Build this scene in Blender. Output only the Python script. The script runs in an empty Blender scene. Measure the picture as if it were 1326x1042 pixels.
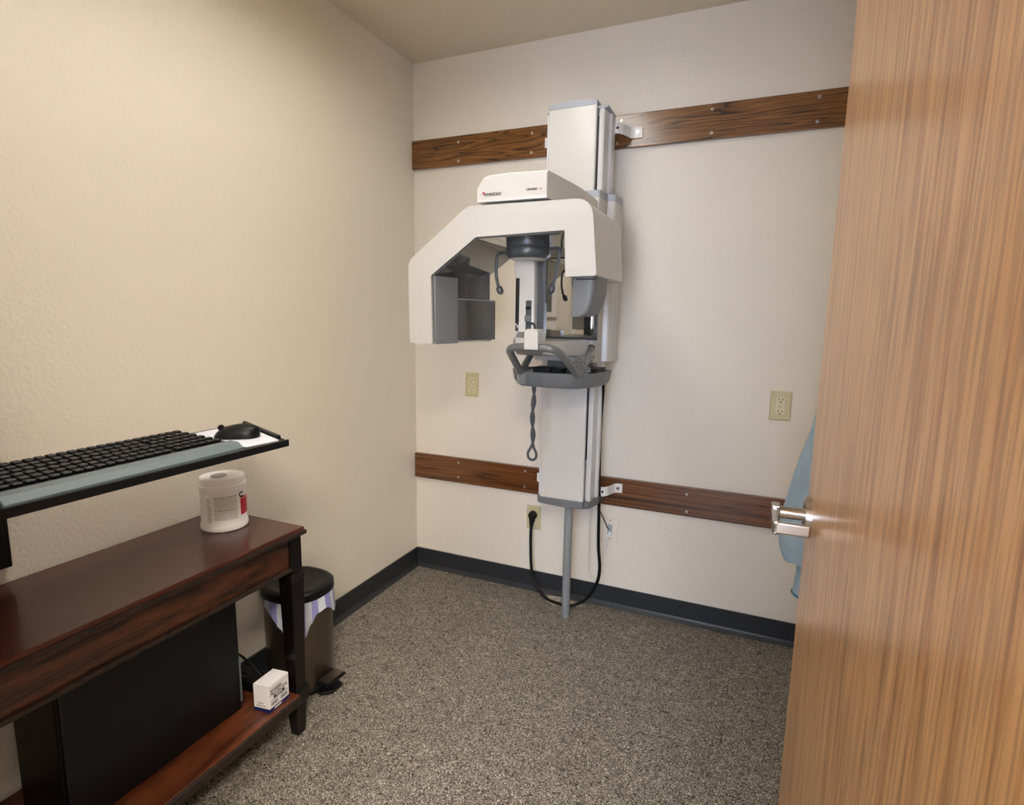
import bpy, bmesh, math, random
from mathutils import Vector, Matrix
random.seed(7)
PI = math.pi
scene = bpy.context.scene
COL = scene.collection

# ------------------------------------------------------------------ camera
def rot(yaw, pitch, roll):
    return Matrix.Rotation(yaw, 3, 'Z') @ Matrix.Rotation(pitch, 3, 'X') @ Matrix.Rotation(roll, 3, 'Y')
R = rot(0.4067, -0.1504, -0.0166)
cam_data = bpy.data.cameras.new('camera')
cam = bpy.data.objects.new('camera', cam_data)
COL.objects.link(cam)
M4 = Matrix((
    (R[0][0], R[0][2], -R[0][1], 1.5423),
    (R[1][0], R[1][2], -R[1][1], -2.3655),
    (R[2][0], R[2][2], -R[2][1], 1.2820),
    (0, 0, 0, 1)))
cam.matrix_world = M4
cam_data.sensor_width = 36.0
cam_data.sensor_fit = 'HORIZONTAL'
cam_data.lens = 727.927 / 1326.0 * 36.0
cam_data.clip_start = 0.02
scene.camera = cam

# ------------------------------------------------------------------ world + exposure
world = bpy.data.worlds.new('world')
scene.world = world
world.use_nodes = True
world.node_tree.nodes['Background'].inputs[0].default_value = (0.75, 0.85, 1.0, 1)
world.node_tree.nodes['Background'].inputs[1].default_value = 0.6
vs = scene.view_settings
vs.view_transform = 'Standard'
vs.look = 'None'
vs.gamma = 1.0
vs.use_curve_mapping = False
vs.exposure = 0.62
LAMP = 8.5          # strength of the ceiling lamp diffuser
HALL_LAMP = 34.0
DAY = 8.0           # daylight in the hall window

# ------------------------------------------------------------------ materials
def lin(c):
    out = []
    for v in c:
        v = v / 255.0
        out.append(v / 12.92 if v <= 0.04045 else ((v + 0.055) / 1.055) ** 2.4)
    return tuple(out) + (1.0,)

def mat(name, rgb, rough=0.5, metal=0.0, coat=0.0, spec=0.5, bump=None, vary=0.0, vscale=6.0, trans=0.0, ior=1.45, alpha=1.0):
    """procedural principled material: subtle tone variation and optional fine bump (scale, strength)"""
    m = bpy.data.materials.new(name)
    m.use_nodes = True
    nt = m.node_tree
    b = nt.nodes['Principled BSDF']
    col = lin(rgb)
    b.inputs['Base Color'].default_value = col
    b.inputs['Roughness'].default_value = rough
    b.inputs['Metallic'].default_value = metal
    b.inputs['Coat Weight'].default_value = coat
    b.inputs['Coat Roughness'].default_value = 0.08
    b.inputs['Specular IOR Level'].default_value = spec
    b.inputs['Transmission Weight'].default_value = trans
    b.inputs['IOR'].default_value = ior
    b.inputs['Alpha'].default_value = alpha
    tc = nt.nodes.new('ShaderNodeTexCoord')
    if vary > 0:
        n = nt.nodes.new('ShaderNodeTexNoise')
        n.inputs['Scale'].default_value = vscale
        n.inputs['Detail'].default_value = 3
        nt.links.new(tc.outputs['Object'], n.inputs['Vector'])
        r = nt.nodes.new('ShaderNodeValToRGB')
        r.color_ramp.elements[0].position = 0.3
        r.color_ramp.elements[1].position = 0.7
        r.color_ramp.elements[0].color = tuple(v * (1 - vary) for v in col[:3]) + (1,)
        r.color_ramp.elements[1].color = tuple(min(1, v * (1 + vary)) for v in col[:3]) + (1,)
        nt.links.new(n.outputs['Fac'], r.inputs['Fac'])
        nt.links.new(r.outputs['Color'], b.inputs['Base Color'])
    if bump:
        n = nt.nodes.new('ShaderNodeTexNoise')
        n.inputs['Scale'].default_value = bump[0]
        n.inputs['Detail'].default_value = 4
        nt.links.new(tc.outputs['Object'], n.inputs['Vector'])
        bp = nt.nodes.new('ShaderNodeBump')
        bp.inputs['Strength'].default_value = bump[1]
        bp.inputs['Distance'].default_value = 0.002
        nt.links.new(n.outputs['Fac'], bp.inputs['Height'])
        nt.links.new(bp.outputs['Normal'], b.inputs['Normal'])
    return m

def oak(name, light, mid, dark, rough=0.28, seed=0.0, axis=0, stretch=(1.6, 22.0, 22.0), coat=0.5, rings=1.0):
    m = bpy.data.materials.new(name)
    m.use_nodes = True
    nt = m.node_tree
    L = nt.links.new
    b = nt.nodes['Principled BSDF']
    tc = nt.nodes.new('ShaderNodeTexCoord')
    mp = nt.nodes.new('ShaderNodeMapping')
    mp.inputs['Scale'].default_value = stretch
    mp.inputs['Location'].default_value = (seed, seed * 1.7, seed * 0.3)
    L(tc.outputs['Object'], mp.inputs['Vector'])
    # cathedral figure: contour lines of a slow noise
    n1 = nt.nodes.new('ShaderNodeTexNoise')
    n1.inputs['Scale'].default_value = 0.75
    n1.inputs['Detail'].default_value = 2.5
    n1.inputs['Roughness'].default_value = 0.5
    n1.inputs['Distortion'].default_value = 0.5
    L(mp.outputs['Vector'], n1.inputs['Vector'])
    mul = nt.nodes.new('ShaderNodeMath'); mul.operation = 'MULTIPLY'; mul.inputs[1].default_value = 14.0 * rings
    L(n1.outputs['Fac'], mul.inputs[0])
    fr = nt.nodes.new('ShaderNodeMath'); fr.operation = 'FRACT'
    L(mul.outputs[0], fr.inputs[0])
    ramp = nt.nodes.new('ShaderNodeValToRGB')
    e = ramp.color_ramp.elements
    e[0].position = 0.0; e[0].color = lin(dark)
    e[1].position = 1.0; e[1].color = lin(mid)
    a = e.new(0.07); a.color = lin(dark)
    a = e.new(0.20); a.color = lin(mid)
    a = e.new(0.55); a.color = lin(light)
    a = e.new(0.93); a.color = lin(mid)
    L(fr.outputs[0], ramp.inputs['Fac'])
    # pores
    mp2 = nt.nodes.new('ShaderNodeMapping')
    mp2.inputs['Scale'].default_value = tuple(s * k for s, k in zip(stretch, (6, 14, 14)))
    L(tc.outputs['Object'], mp2.inputs['Vector'])
    n2 = nt.nodes.new('ShaderNodeTexNoise')
    n2.inputs['Scale'].default_value = 1.0
    n2.inputs['Detail'].default_value = 3
    L(mp2.outputs['Vector'], n2.inputs['Vector'])
    r2 = nt.nodes.new('ShaderNodeValToRGB')
    r2.color_ramp.elements[0].position = 0.42; r2.color_ramp.elements[0].color = (0.45, 0.45, 0.45, 1)
    r2.color_ramp.elements[1].position = 0.56; r2.color_ramp.elements[1].color = (1, 1, 1, 1)
    L(n2.outputs['Fac'], r2.inputs['Fac'])
    mx = nt.nodes.new('ShaderNodeMix'); mx.data_type = 'RGBA'; mx.blend_type = 'MULTIPLY'
    mx.inputs[0].default_value = 0.6
    L(ramp.outputs['Color'], mx.inputs[6]); L(r2.outputs['Color'], mx.inputs[7])
    L(mx.outputs[2], b.inputs['Base Color'])
    b.inputs['Roughness'].default_value = rough
    b.inputs['Coat Weight'].default_value = coat
    b.inputs['Coat Roughness'].default_value = 0.18
    bp = nt.nodes.new('ShaderNodeBump'); bp.inputs['Strength'].default_value = 0.25; bp.inputs['Distance'].default_value = 0.001
    L(n2.outputs['Fac'], bp.inputs['Height']); L(bp.outputs['Normal'], b.inputs['Normal'])
    return m

def wall_paint(name, rgb, strength=0.22):
    m = mat(name, rgb, rough=0.62, spec=0.3)
    nt = m.node_tree; L = nt.links.new
    b = nt.nodes['Principled BSDF']
    tc = nt.nodes.new('ShaderNodeTexCoord')
    n = nt.nodes.new('ShaderNodeTexNoise'); n.inputs['Scale'].default_value = 95; n.inputs['Detail'].default_value = 2.5
    L(tc.outputs['Object'], n.inputs['Vector'])
    bp = nt.nodes.new('ShaderNodeBump'); bp.inputs['Strength'].default_value = strength; bp.inputs['Distance'].default_value = 0.004
    L(n.outputs['Fac'], bp.inputs['Height']); L(bp.outputs['Normal'], b.inputs['Normal'])
    return m

def floor_material():
    m = bpy.data.materials.new('flecked_sheet_floor'); m.use_nodes = True
    nt = m.node_tree; L = nt.links.new
    b = nt.nodes['Principled BSDF']
    tc = nt.nodes.new('ShaderNodeTexCoord')
    warp = nt.nodes.new('ShaderNodeTexNoise'); warp.inputs['Scale'].default_value = 60
    L(tc.outputs['Object'], warp.inputs['Vector'])
    n = nt.nodes.new('ShaderNodeTexNoise'); n.inputs['Scale'].default_value = 88; n.inputs['Detail'].default_value = 1.0
    n.inputs['Distortion'].default_value = 2.2
    L(tc.outputs['Object'], n.inputs['Vector'])
    # thin worm lines where the noise crosses its mean
    sub = nt.nodes.new('ShaderNodeMath'); sub.operation = 'SUBTRACT'; sub.inputs[1].default_value = 0.5
    L(n.outputs['Fac'], sub.inputs[0])
    ab = nt.nodes.new('ShaderNodeMath'); ab.operation = 'ABSOLUTE'
    L(sub.outputs[0], ab.inputs[0])
    r = nt.nodes.new('ShaderNodeValToRGB')
    e = r.color_ramp.elements
    e[0].position = 0.0; e[0].color = lin(FLOOR_LIGHT)
    e[1].position = 0.17; e[1].color = lin(FLOOR_DARK)
    a = e.new(0.020); a.color = lin(FLOOR_LIGHT)
    a = e.new(0.050); a.color = lin(FLOOR_MID)
    L(ab.outputs[0], r.inputs['Fac'])
    n2 = nt.nodes.new('ShaderNodeTexNoise'); n2.inputs['Scale'].default_value = 190; n2.inputs['Detail'].default_value = 2
    L(tc.outputs['Object'], n2.inputs['Vector'])
    r2 = nt.nodes.new('ShaderNodeValToRGB')
    r2.color_ramp.elements[0].position = 0.38; r2.color_ramp.elements[0].color = (0.40, 0.40, 0.40, 1)
    r2.color_ramp.elements[1].position = 0.58; r2.color_ramp.elements[1].color = (1.15, 1.15, 1.15, 1)
    L(n2.outputs['Fac'], r2.inputs['Fac'])
    mx = nt.nodes.new('ShaderNodeMix'); mx.data_type = 'RGBA'; mx.blend_type = 'MULTIPLY'; mx.inputs[0].default_value = 0.85
    L(r.outputs['Color'], mx.inputs[6]); L(r2.outputs['Color'], mx.inputs[7])
    L(mx.outputs[2], b.inputs['Base Color'])
    b.inputs['Roughness'].default_value = 0.55
    b.inputs['Specular IOR Level'].default_value = 0.35
    bp = nt.nodes.new('ShaderNodeBump'); bp.inputs['Strength'].default_value = 0.25; bp.inputs['Distance'].default_value = 0.001
    L(n.outputs['Fac'], bp.inputs['Height']); L(bp.outputs['Normal'], b.inputs['Normal'])
    return m

def emit(name, rgb, strength):
    m = bpy.data.materials.new(name); m.use_nodes = True
    b = m.node_tree.nodes['Principled BSDF']
    b.inputs['Base Color'].default_value = (0.8, 0.8, 0.8, 1)
    b.inputs['Emission Color'].default_value = lin(rgb)
    b.inputs['Emission Strength'].default_value = strength
    return m

FLOOR_LIGHT, FLOOR_MID, FLOOR_DARK = (198, 189, 173), (112, 104, 92), (62, 54, 46)
M = {}
M['wall'] = wall_paint('beige_wall_paint', (227, 218, 203), 0.5)
M['ceil'] = wall_paint('ceiling_paint', (216, 204, 184), 0.3)
M['floor'] = floor_material()
M['base'] = mat('charcoal_vinyl_base', (42, 44, 47), rough=0.4, vary=0.06)
M['oak_up'] = oak('stained_oak', (140, 94, 44), (112, 70, 28), (50, 26, 9), seed=3.1)
M['oak_low'] = oak('stained_oak_straight', (128, 80, 42), (106, 62, 29), (66, 34, 13), seed=9.4, stretch=(0.5, 26, 26), rings=0.8)
M['screw'] = mat('zinc_screw', (205, 205, 200), rough=0.3, metal=0.8, vary=0.05)
M['screw_dark'] = mat('screw_recess', (40, 38, 36), rough=0.6)
M['white'] = mat('white_enamel', (210, 208, 204), rough=0.28, coat=0.4, vary=0.01)
M['cream'] = mat('cream_enamel', (197, 193, 184), rough=0.35, coat=0.25, vary=0.01)
M['pinkw'] = mat('pale_enamel', (204, 200, 191), rough=0.4, coat=0.2, vary=0.01)
M['grey'] = mat('grey_plastic', (108, 110, 110), rough=0.42, vary=0.03)
M['panelgrey'] = mat('housing_grey', (126, 129, 131), rough=0.4, vary=0.02)
M['capgrey'] = mat('light_grey_plastic', (158, 162, 168), rough=0.4, vary=0.03)
M['mid'] = mat('grey_tube_paint', (104, 104, 101), rough=0.3, coat=0.3, vary=0.03)
M['dark'] = mat('dark_grey_plastic', (72, 75, 76), rough=0.32, coat=0.2, vary=0.04)
M['gloss'] = mat('smoked_gloss_plastic', (92, 92, 90), rough=0.04, coat=1.0, vary=0.03)
M['black'] = mat('black_plastic', (10, 10, 11), rough=0.42, spec=0.35, vary=0.05)
M['rubber'] = mat('black_rubber', (8, 8, 8), rough=0.4, spec=0.3, vary=0.05)
M['mirror'] = mat('mirror_glass', (214, 216, 214), rough=0.02, metal=1.0, vary=0.005)
M['pole'] = mat('grey_painted_pole', (140, 143, 142), rough=0.4, vary=0.03)
M['bracket'] = mat('white_steel', (228, 224, 216), rough=0.35, vary=0.02)
M['ivory'] = mat('ivory_plastic', (200, 188, 146), rough=0.4, vary=0.02)
M['ivory_light'] = mat('ivory_receptacle', (214, 203, 166), rough=0.35, vary=0.02)
M['slot'] = mat('slot_black', (20, 17, 15), rough=0.7)
M['cordwhite'] = mat('white_cord', (226, 218, 204), rough=0.45)
M['ink'] = mat('black_ink', (28, 28, 30), rough=0.5)
M['red'] = mat('red_ink', (190, 20, 40), rough=0.5)
M['greyink'] = mat('grey_ink', (120, 112, 108), rough=0.5)
M['paper'] = mat('white_card', (240, 236, 236), rough=0.55, vary=0.01)
M['navy'] = mat('navy_card', (24, 28, 92), rough=0.5, vary=0.03)
M['steel'] = mat('dark_brushed_steel', (112, 101, 89), rough=0.28, metal=0.9, vary=0.05, bump=(300, 0.05))
M['nickel'] = mat('satin_nickel', (196, 190, 182), rough=0.22, metal=1.0, vary=0.03)
M['doorwood'] = oak('maple_door', (206, 160, 108), (196, 148, 96), (178, 128, 78), seed=5.0, stretch=(16, 16, 0.8), rings=0.5, coat=0.3, rough=0.35)
M['tabletop'] = mat('mahogany_top', (72, 34, 24), rough=0.28, coat=0.3, vary=0.16, vscale=7)
M['apron'] = oak('mahogany_apron', (84, 46, 25), (66, 36, 19), (30, 17, 10), seed=2.2, stretch=(9, 2.0, 14), rings=0.5, coat=0.3)
M['shelfwood'] = oak('mahogany_shelf', (110, 58, 33), (94, 47, 26), (68, 34, 19), seed=6.2, stretch=(9, 1.6, 9), rings=0.4, coat=0.3)
M['legblack'] = mat('worn_black_paint', (13, 9, 8), rough=0.3, coat=0.15, spec=0.35, vary=0.5, vscale=14)
M['edge'] = mat('distressed_dark_edge', (38, 25, 19), rough=0.5, vary=0.6, vscale=60, bump=(160, 0.6))
M['blue'] = mat('pale_blue_cotton', (146, 166, 180), rough=0.85, vary=0.14, vscale=14, bump=(32, 0.9))
M['bluedark'] = mat('teal_stitching', (60, 104, 122), rough=0.9, vary=0.1)
M['pad'] = mat('pale_mouse_pad', (218, 219, 228), rough=0.6, vary=0.01)
M['kbgrey'] = mat('slate_keyboard_edge', (92, 104, 108), rough=0.4, vary=0.04)
M['bagblue'] = mat('lavender_film', (150, 150, 205), rough=0.35, vary=0.08, vscale=30, bump=(60, 0.5))
M['bagwhite'] = mat('white_film', (205, 212, 222), rough=0.35, vary=0.05, vscale=30, bump=(60, 0.5))
M['clear'] = mat('clear_film', (225, 225, 222), rough=0.12, trans=0.85, ior=1.2)
M['jack'] = mat('clear_jack', (226, 226, 222), rough=0.15)
M['patch'] = mat('bare_floor_patch', (196, 184, 166), rough=0.7, vary=0.15, vscale=60)
M['lamp'] = emit('lamp_diffuser', (255, 251, 244), LAMP)
M['halllamp'] = emit('hall_lamp_diffuser', (255, 248, 235), HALL_LAMP)
M['day'] = emit('window_daylight', (190, 212, 255), DAY)

# ------------------------------------------------------------------ mesh helpers
def mesh_of(bm, name, smooth=False):
    bmesh.ops.recalc_face_normals(bm, faces=bm.faces[:])
    me = bpy.data.meshes.new(name)
    bm.to_mesh(me); bm.free()
    if smooth:
        for p in me.polygons: p.use_smooth = True
        try: me.set_sharp_from_angle(angle=math.radians(38))
        except Exception: pass
    return me

def obj(name, bm, material, parent=None, smooth=False, label=None):
    """ONE mesh object; vertices are given in world space (or the parent's own space if parent['local'])"""
    me = mesh_of(bm, name, smooth)
    for mm in (material if isinstance(material, (list, tuple)) else [material]):
        me.materials.append(mm)
    o = bpy.data.objects.new(name, me)
    COL.objects.link(o)
    if parent is not None:
        off = Vector((0, 0, 0)); q = parent
        while q is not None:
            off += q.location; q = q.parent
        me.transform(Matrix.Translation(-off))
        o.parent = parent
    if label: o['label'] = label
    return o

def thing(name, loc, label, cat, group=None):
    o = bpy.data.objects.new(name, None)
    o.empty_display_size = 0.1
    COL.objects.link(o)
    o.location = loc
    o['label'] = label; o['category'] = cat
    if group: o['group'] = group
    return o

def tag(o, label, cat, group=None):
    o['label'] = label; o['category'] = cat
    if group: o['group'] = group
    return o

def struct(name, bm, m, parent=None):
    o = obj(name, bm, m, parent)
    if parent is None: o['kind'] = 'structure'
    return o

def new(): return bmesh.new()

def bev_all(bm, geom_edges, w, seg=2):
    if w > 0 and geom_edges:
        bmesh.ops.bevel(bm, geom=geom_edges, offset=w, segments=seg, affect='EDGES', profile=0.5, clamp_overlap=True)

def box(bm, x0, x1, y0, y1, z0, z1, b=0.0, seg=2):
    r = bmesh.ops.create_cube(bm, size=1.0)
    vs_ = r['verts']
    for v in vs_:
        v.co = Vector(((x0 + x1) / 2 + v.co.x * (x1 - x0), (y0 + y1) / 2 + v.co.y * (y1 - y0), (z0 + z1) / 2 + v.co.z * (z1 - z0)))
    if b > 0:
        es = list({e for v in vs_ for e in v.link_edges})
        bev_all(bm, es, b, seg)
    return bm

def bx(*a, b=0.0, seg=2):
    return box(new(), *a, b=b, seg=seg)

def prism(bm, pts, plane, a, c, b=0.0, seg=3, caps='both'):
    """extrude polygon pts lying in plane ('xz','xy','yz') from a to c; bevel rim edges of the cap(s)"""
    def P(u, v, w):
        return {'xz': (u, w, v), 'xy': (u, v, w), 'yz': (w, u, v)}[plane]
    A = [bm.verts.new(P(u, v, a)) for u, v in pts]
    B = [bm.verts.new(P(u, v, c)) for u, v in pts]
    fa = bm.faces.new(A); fb = bm.faces.new(B[::-1])
    n = len(pts)
    for i in range(n):
        bm.faces.new((A[i], B[i], B[(i + 1) % n], A[(i + 1) % n]))
    if b > 0:
        es = []
        if caps in ('both', 'a'): es += list(fa.edges)
        if caps in ('both', 'c'): es += list(fb.edges)
        bev_all(bm, es, b, seg)
    return bm

def round_poly(pts, radii, seg=8):
    out = []
    n = len(pts)
    for i in range(n):
        p = Vector(pts[i]); a = Vector(pts[i - 1]); c = Vector(pts[(i + 1) % n])
        r = radii[i] if hasattr(radii, '__len__') else radii
        if r <= 0:
            out.append(tuple(p)); continue
        d1 = (a - p); d2 = (c - p)
        l1, l2 = d1.length, d2.length
        d1.normalize(); d2.normalize()
        ang = d1.angle(d2)
        t = min(r / math.tan(ang / 2), l1 * 0.48, l2 * 0.48)
        p0 = p + d1 * t; p1 = p + d2 * t
        for k in range(seg + 1):
            u = k / seg
            q = p0 * (1 - u) ** 2 + p * 2 * u * (1 - u) + p1 * u * u
            out.append((q.x, q.y))
    return out

def catmull(pts, n=8, closed=False):
    P = [Vector(p) for p in pts]
    out = []
    N = len(P)
    rng = range(N) if closed else range(N - 1)
    for i in rng:
        if closed:
            p0, p1, p2, p3 = P[i - 1], P[i], P[(i + 1) % N], P[(i + 2) % N]
        else:
            p0 = P[i - 1] if i > 0 else P[i] * 2 - P[i + 1]
            p1, p2 = P[i], P[i + 1]
            p3 = P[i + 2] if i + 2 < N else P[i + 1] * 2 - P[i]
        for k in range(n):
            t = k / n
            out.append(0.5 * ((2 * p1) + (-p0 + p2) * t + (2 * p0 - 5 * p1 + 4 * p2 - p3) * t * t + (-p0 + 3 * p1 - 3 * p2 + p3) * t ** 3))
    if not closed: out.append(P[-1])
    return out

def tube(bm, path, r, sides=12, closed=False, cap=True):
    path = [Vector(p) for p in path]
    n = len(path)
    rings = []
    up = None
    for i, p in enumerate(path):
        if closed: d = path[(i + 1) % n] - path[i - 1]
        else: d = path[min(i + 1, n - 1)] - path[max(i - 1, 0)]
        if d.length < 1e-9: d = Vector((0, 0, 1))
        d.normalize()
        if up is None:
            up = Vector((0, 0, 1)) if abs(d.z) < 0.9 else Vector((1, 0, 0))
        s = d.cross(up)
        if s.length < 1e-6: s = d.cross(Vector((0.3, 1, 0.2)))
        s.normalize(); up = s.cross(d).normalized()
        rr = r[i] if hasattr(r, '__len__') else r
        rings.append([bm.verts.new(p + (s * math.cos(2 * PI * k / sides) + up * math.sin(2 * PI * k / sides)) * rr) for k in range(sides)])
    for i in range(n if closed else n - 1):
        a, b_ = rings[i], rings[(i + 1) % n]
        for k in range(sides):
            bm.faces.new((a[k], a[(k + 1) % sides], b_[(k + 1) % sides], b_[k]))
    if cap and not closed:
        bm.faces.new(rings[0][::-1]); bm.faces.new(rings[-1])
    return bm

def lathe(bm, prof, cx, cy, n=40, sx=1.0, sy=1.0, axis='z'):
    """prof: list of (radius, height)"""
    rings = []
    for r, h in prof:
        ring = []
        for k in range(n):
            a = 2 * PI * k / n
            u, v = r * math.cos(a) * sx, r * math.sin(a) * sy
            co = (cx + u, cy + v, h) if axis == 'z' else None
            ring.append(bm.verts.new(co))
        rings.append(ring)
    for i in range(len(rings) - 1):
        for k in range(n):
            bm.faces.new((rings[i][k], rings[i][(k + 1) % n], rings[i + 1][(k + 1) % n], rings[i + 1][k]))
    bm.faces.new(rings[0][::-1]); bm.faces.new(rings[-1])
    return bm

def loft(bm, sections, cap=True, closed=True):
    rings = [[bm.verts.new(p) for p in s] for s in sections]
    n = len(rings[0])
    for i in range(len(rings) - 1):
        for k in range(n if closed else n - 1):
            bm.faces.new((rings[i][k], rings[i][(k + 1) % n], rings[i + 1][(k + 1) % n], rings[i + 1][k]))
    if cap and closed:
        bm.faces.new(rings[0][::-1]); bm.faces.new(rings[-1])
    return bm

def disc_y(bm, x, y, z, r, t, n=12):
    """short cylinder along -y, its back at y"""
    A = [bm.verts.new((x + r * math.cos(2 * PI * k / n), y, z + r * math.sin(2 * PI * k / n))) for k in range(n)]
    B = [bm.verts.new((x + r * .8 * math.cos(2 * PI * k / n), y - t, z + r * .8 * math.sin(2 * PI * k / n))) for k in range(n)]
    bm.faces.new(A); bm.faces.new(B[::-1])
    for k in range(n): bm.faces.new((A[k], A[(k + 1) % n], B[(k + 1) % n], B[k]))
    return bm

def text(name, s, size, origin, xdir, ydir, material, parent, shear=0.0, depth=0.0003, sx=1.0, offset=0.0, label=None):
    cu = bpy.data.curves.new(name, 'FONT')
    cu.body = s; cu.size = size; cu.extrude = depth; cu.shear = shear; cu.resolution_u = 3
    cu.offset = offset
    t = bpy.data.objects.new(name + '_tmp', cu)
    COL.objects.link(t)
    bpy.context.view_layer.update()
    me = bpy.data.meshes.new_from_object(t.evaluated_get(bpy.context.evaluated_depsgraph_get()))
    bpy.data.objects.remove(t)
    bpy.data.curves.remove(cu)
    me.name = name
    me.materials.clear(); me.materials.append(material)
    x = Vector(xdir).normalized(); y = Vector(ydir).normalized(); z = x.cross(y)
    mm = Matrix(((x.x * sx, y.x, z.x, origin[0]), (x.y * sx, y.y, z.y, origin[1]), (x.z * sx, y.z, z.z, origin[2]), (0, 0, 0, 1)))
    me.transform(mm)
    o = bpy.data.objects.new(name, me)
    COL.objects.link(o)
    if parent is not None:
        off = Vector((0, 0, 0)); q = parent
        while q is not None:
            off += q.location; q = q.parent
        me.transform(Matrix.Translation(-off))
        o.parent = parent
    if label: o['label'] = label
    return o

# ================================================================== SETTING
H = 2.423; XR = 1.85; YN = -2.20; YN2 = -2.32
struct('floor', bx(-1.2, 3.2, -4.3, 0.0, -0.06, 0.0), M['floor'])
struct('ceiling', bx(-1.2, 3.2, -4.3, 0.1, H, H + 0.06), M['ceil'])
struct('wall_back', bx(-0.1, XR + 0.1, 0.0, 0.1, 0, H), M['wall'])
struct('wall_left', bx(-0.1, 0.0, YN, 0.0, 0, H), M['wall'])
struct('wall_right', bx(XR, XR + 0.1, YN, 0.0, 0, H), M['wall'])
bm = new()
box(bm, -0.1, 0.93, YN2, YN, 0, H)
box(bm, 0.93, 1.705, YN2, YN, 2.06, H)
box(bm, 1.705, XR + 0.1, YN2, YN, 0, H)
struct('wall_front', bm, M['wall'])
bm = new()
prism(bm, [(0, 0), (-0.022, 0.0), (-0.010, 0.012), (-0.006, 0.020), (-0.006, 0.0925), (-0.003, 0.0945), (0, 0.0945)], 'yz', 0.0, XR)
struct('baseboard_back', bm, M['base'])
bm = new()
prism(bm, [(0, 0), (0.022, 0.0), (0.010, 0.012), (0.006, 0.020), (0.006, 0.0925), (0.003, 0.0945), (0, 0.0945)], 'xz', YN, -0.006)
struct('baseboard_left', bm, M['base'])
bm = new()
prism(bm, [(XR, 0), (XR - 0.012, 0.0), (XR - 0.006, 0.012), (XR - 0.006, 0.0925), (XR, 0.0945)], 'xz', YN, -0.006)
struct('baseboard_right', bm, M['base'])
# hall behind the doorway
struct('wall_hall_far', bx(-1.2, 3.2, -4.3, -4.2, 0, H), M['wall'])
struct('wall_hall_left', bx(-1.3, -1.2, -4.3, YN2, 0, H), M['wall'])
struct('wall_hall_right', bx(3.2, 3.3, -4.3, YN2, 0, H), M['wall'])
struct('wall_hall_near', box(bx(-1.2, -0.1, YN2, YN2 + 0.1, 0, H), XR + 0.1, 3.2, YN2, YN2 + 0.1, 0, H), M['wall'])
bm = new()
for (a, b_, c, d) in ((1.05, 2.20, 0.35, 0.4), (1.05, 2.20, 2.1, 2.15), (1.05, 1.10, 0.4, 2.1), (2.15, 2.20, 0.4, 2.1), (1.61, 1.64, 0.4, 2.1)):
    box(bm, a, b_, -4.2, -4.165, c, d)
w1 = struct('window_1', bm, M['bracket'])
obj('pane', bx(1.10, 2.15, -4.195, -4.185, 0.4, 2.1), M['day'], w1)

# ceiling lamp in the room, just above the frame
t = thing('ceiling_light', (0.74, -1.30, H), 'flat white rectangular ceiling light panel in the exam room', 'light')
bm = new()
x0, x1, y0, y1 = 0.58, 0.90, -1.90, -0.70
for (a, b_, c, d) in ((x0 - .01, x1 + .01, y0 - .01, y0), (x0 - .01, x1 + .01, y1, y1 + .01), (x0 - .01, x0, y0, y1), (x1, x1 + .01, y0, y1)):
    box(bm, a, b_, c, d, H - 0.075, H)  # deep rim, shaped to keep lamp light off the upper walls
obj('frame', bm, M['bracket'], t)
obj('diffuser', bx(x0, x1, y0, y1, H - 0.022, H - 0.002), M['lamp'], t)
t = thing('hall_ceiling_light', (2.0, -3.2, H), 'white rectangular ceiling light panel out in the hall', 'light')
obj('diffuser', bx(1.7, 2.3, -3.8, -2.6, H - 0.02, H - 0.001), M['halllamp'], t)

# ================================================================== ADDED ON THE FRONT WALL (only for the machine's mirror to reflect)
for (z0, lab) in ((1.285, 'upper added white glove box holder on the front wall, for the mirror to reflect'), (0.93, 'lower added white glove box holder on the front wall, for the mirror to reflect')):
    t = thing('added_glove_box_holder', (0.13, YN, z0), lab, 'holder')
    bm = new()
    box(bm, 0.050, 0.195, YN, YN + 0.05, z0, z0 + 0.33, b=0.004)
    obj('case', bm, M['paper'], t)
    obj('window', bx(0.075, 0.165, YN + 0.050, YN + 0.053, z0 + 0.04, z0 + 0.27, b=0.001), M['grey'], t)
    obj('latch', bx(0.055, 0.068, YN + 0.050, YN + 0.056, z0 + 0.03, z0 + 0.25, b=0.001), M['black'], t)
t = thing('added_cable_duct', (0.32, YN, 0.1), 'added white vertical cable duct on the front wall, for the mirror to reflect', 'duct')  # white strip added for its reflection in the mirror
obj('channel', bx(0.304, 0.334, YN, YN + 0.022, 0.12, 2.2, b=0.002), M['paper'], t)

# ================================================================== WALL BOARDS
def board(label, z0, z1, x0, x1, m, screws):
    t = thing('wall_board', (x0, 0, z0), label, 'board')
    obj('plank', bx(x0, x1, -0.0195, -0.0005, z0, z1, b=0.0025, seg=2), m, t)
    for (x, z) in screws:
        o = obj('screw', disc_y(new(), x, -0.0195, z, 0.0058, 0.0022, 12), M['screw'], t)
        bm = new()
        a = random.random() * PI
        for k in range(2):
            c = [(0.0028, 0.0006), (-0.0028, 0.0006), (-0.0028, -0.0006), (0.0028, -0.0006)]
            ca, sa = math.cos(a + k * PI / 2), math.sin(a + k * PI / 2)
            vs_ = [bm.verts.new((x + u * ca - v * sa, -0.0219, z + u * sa + v * ca)) for u, v in c]
            bm.faces.new(vs_)
        obj('recess', bm, M['screw_dark'], o)
    return t
board('upper stained oak board across the wall, behind the top of the x-ray column', 1.956, 2.082, 0.002, XR, M['oak_up'],
      [(0.249, 2.054), (0.249, 1.974), (0.604, 2.055), (0.602, 1.976), (0.985, 2.060), (0.972, 1.976), (1.326, 2.062), (1.329, 1.978), (1.68, 2.06), (1.68, 1.978)])
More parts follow.
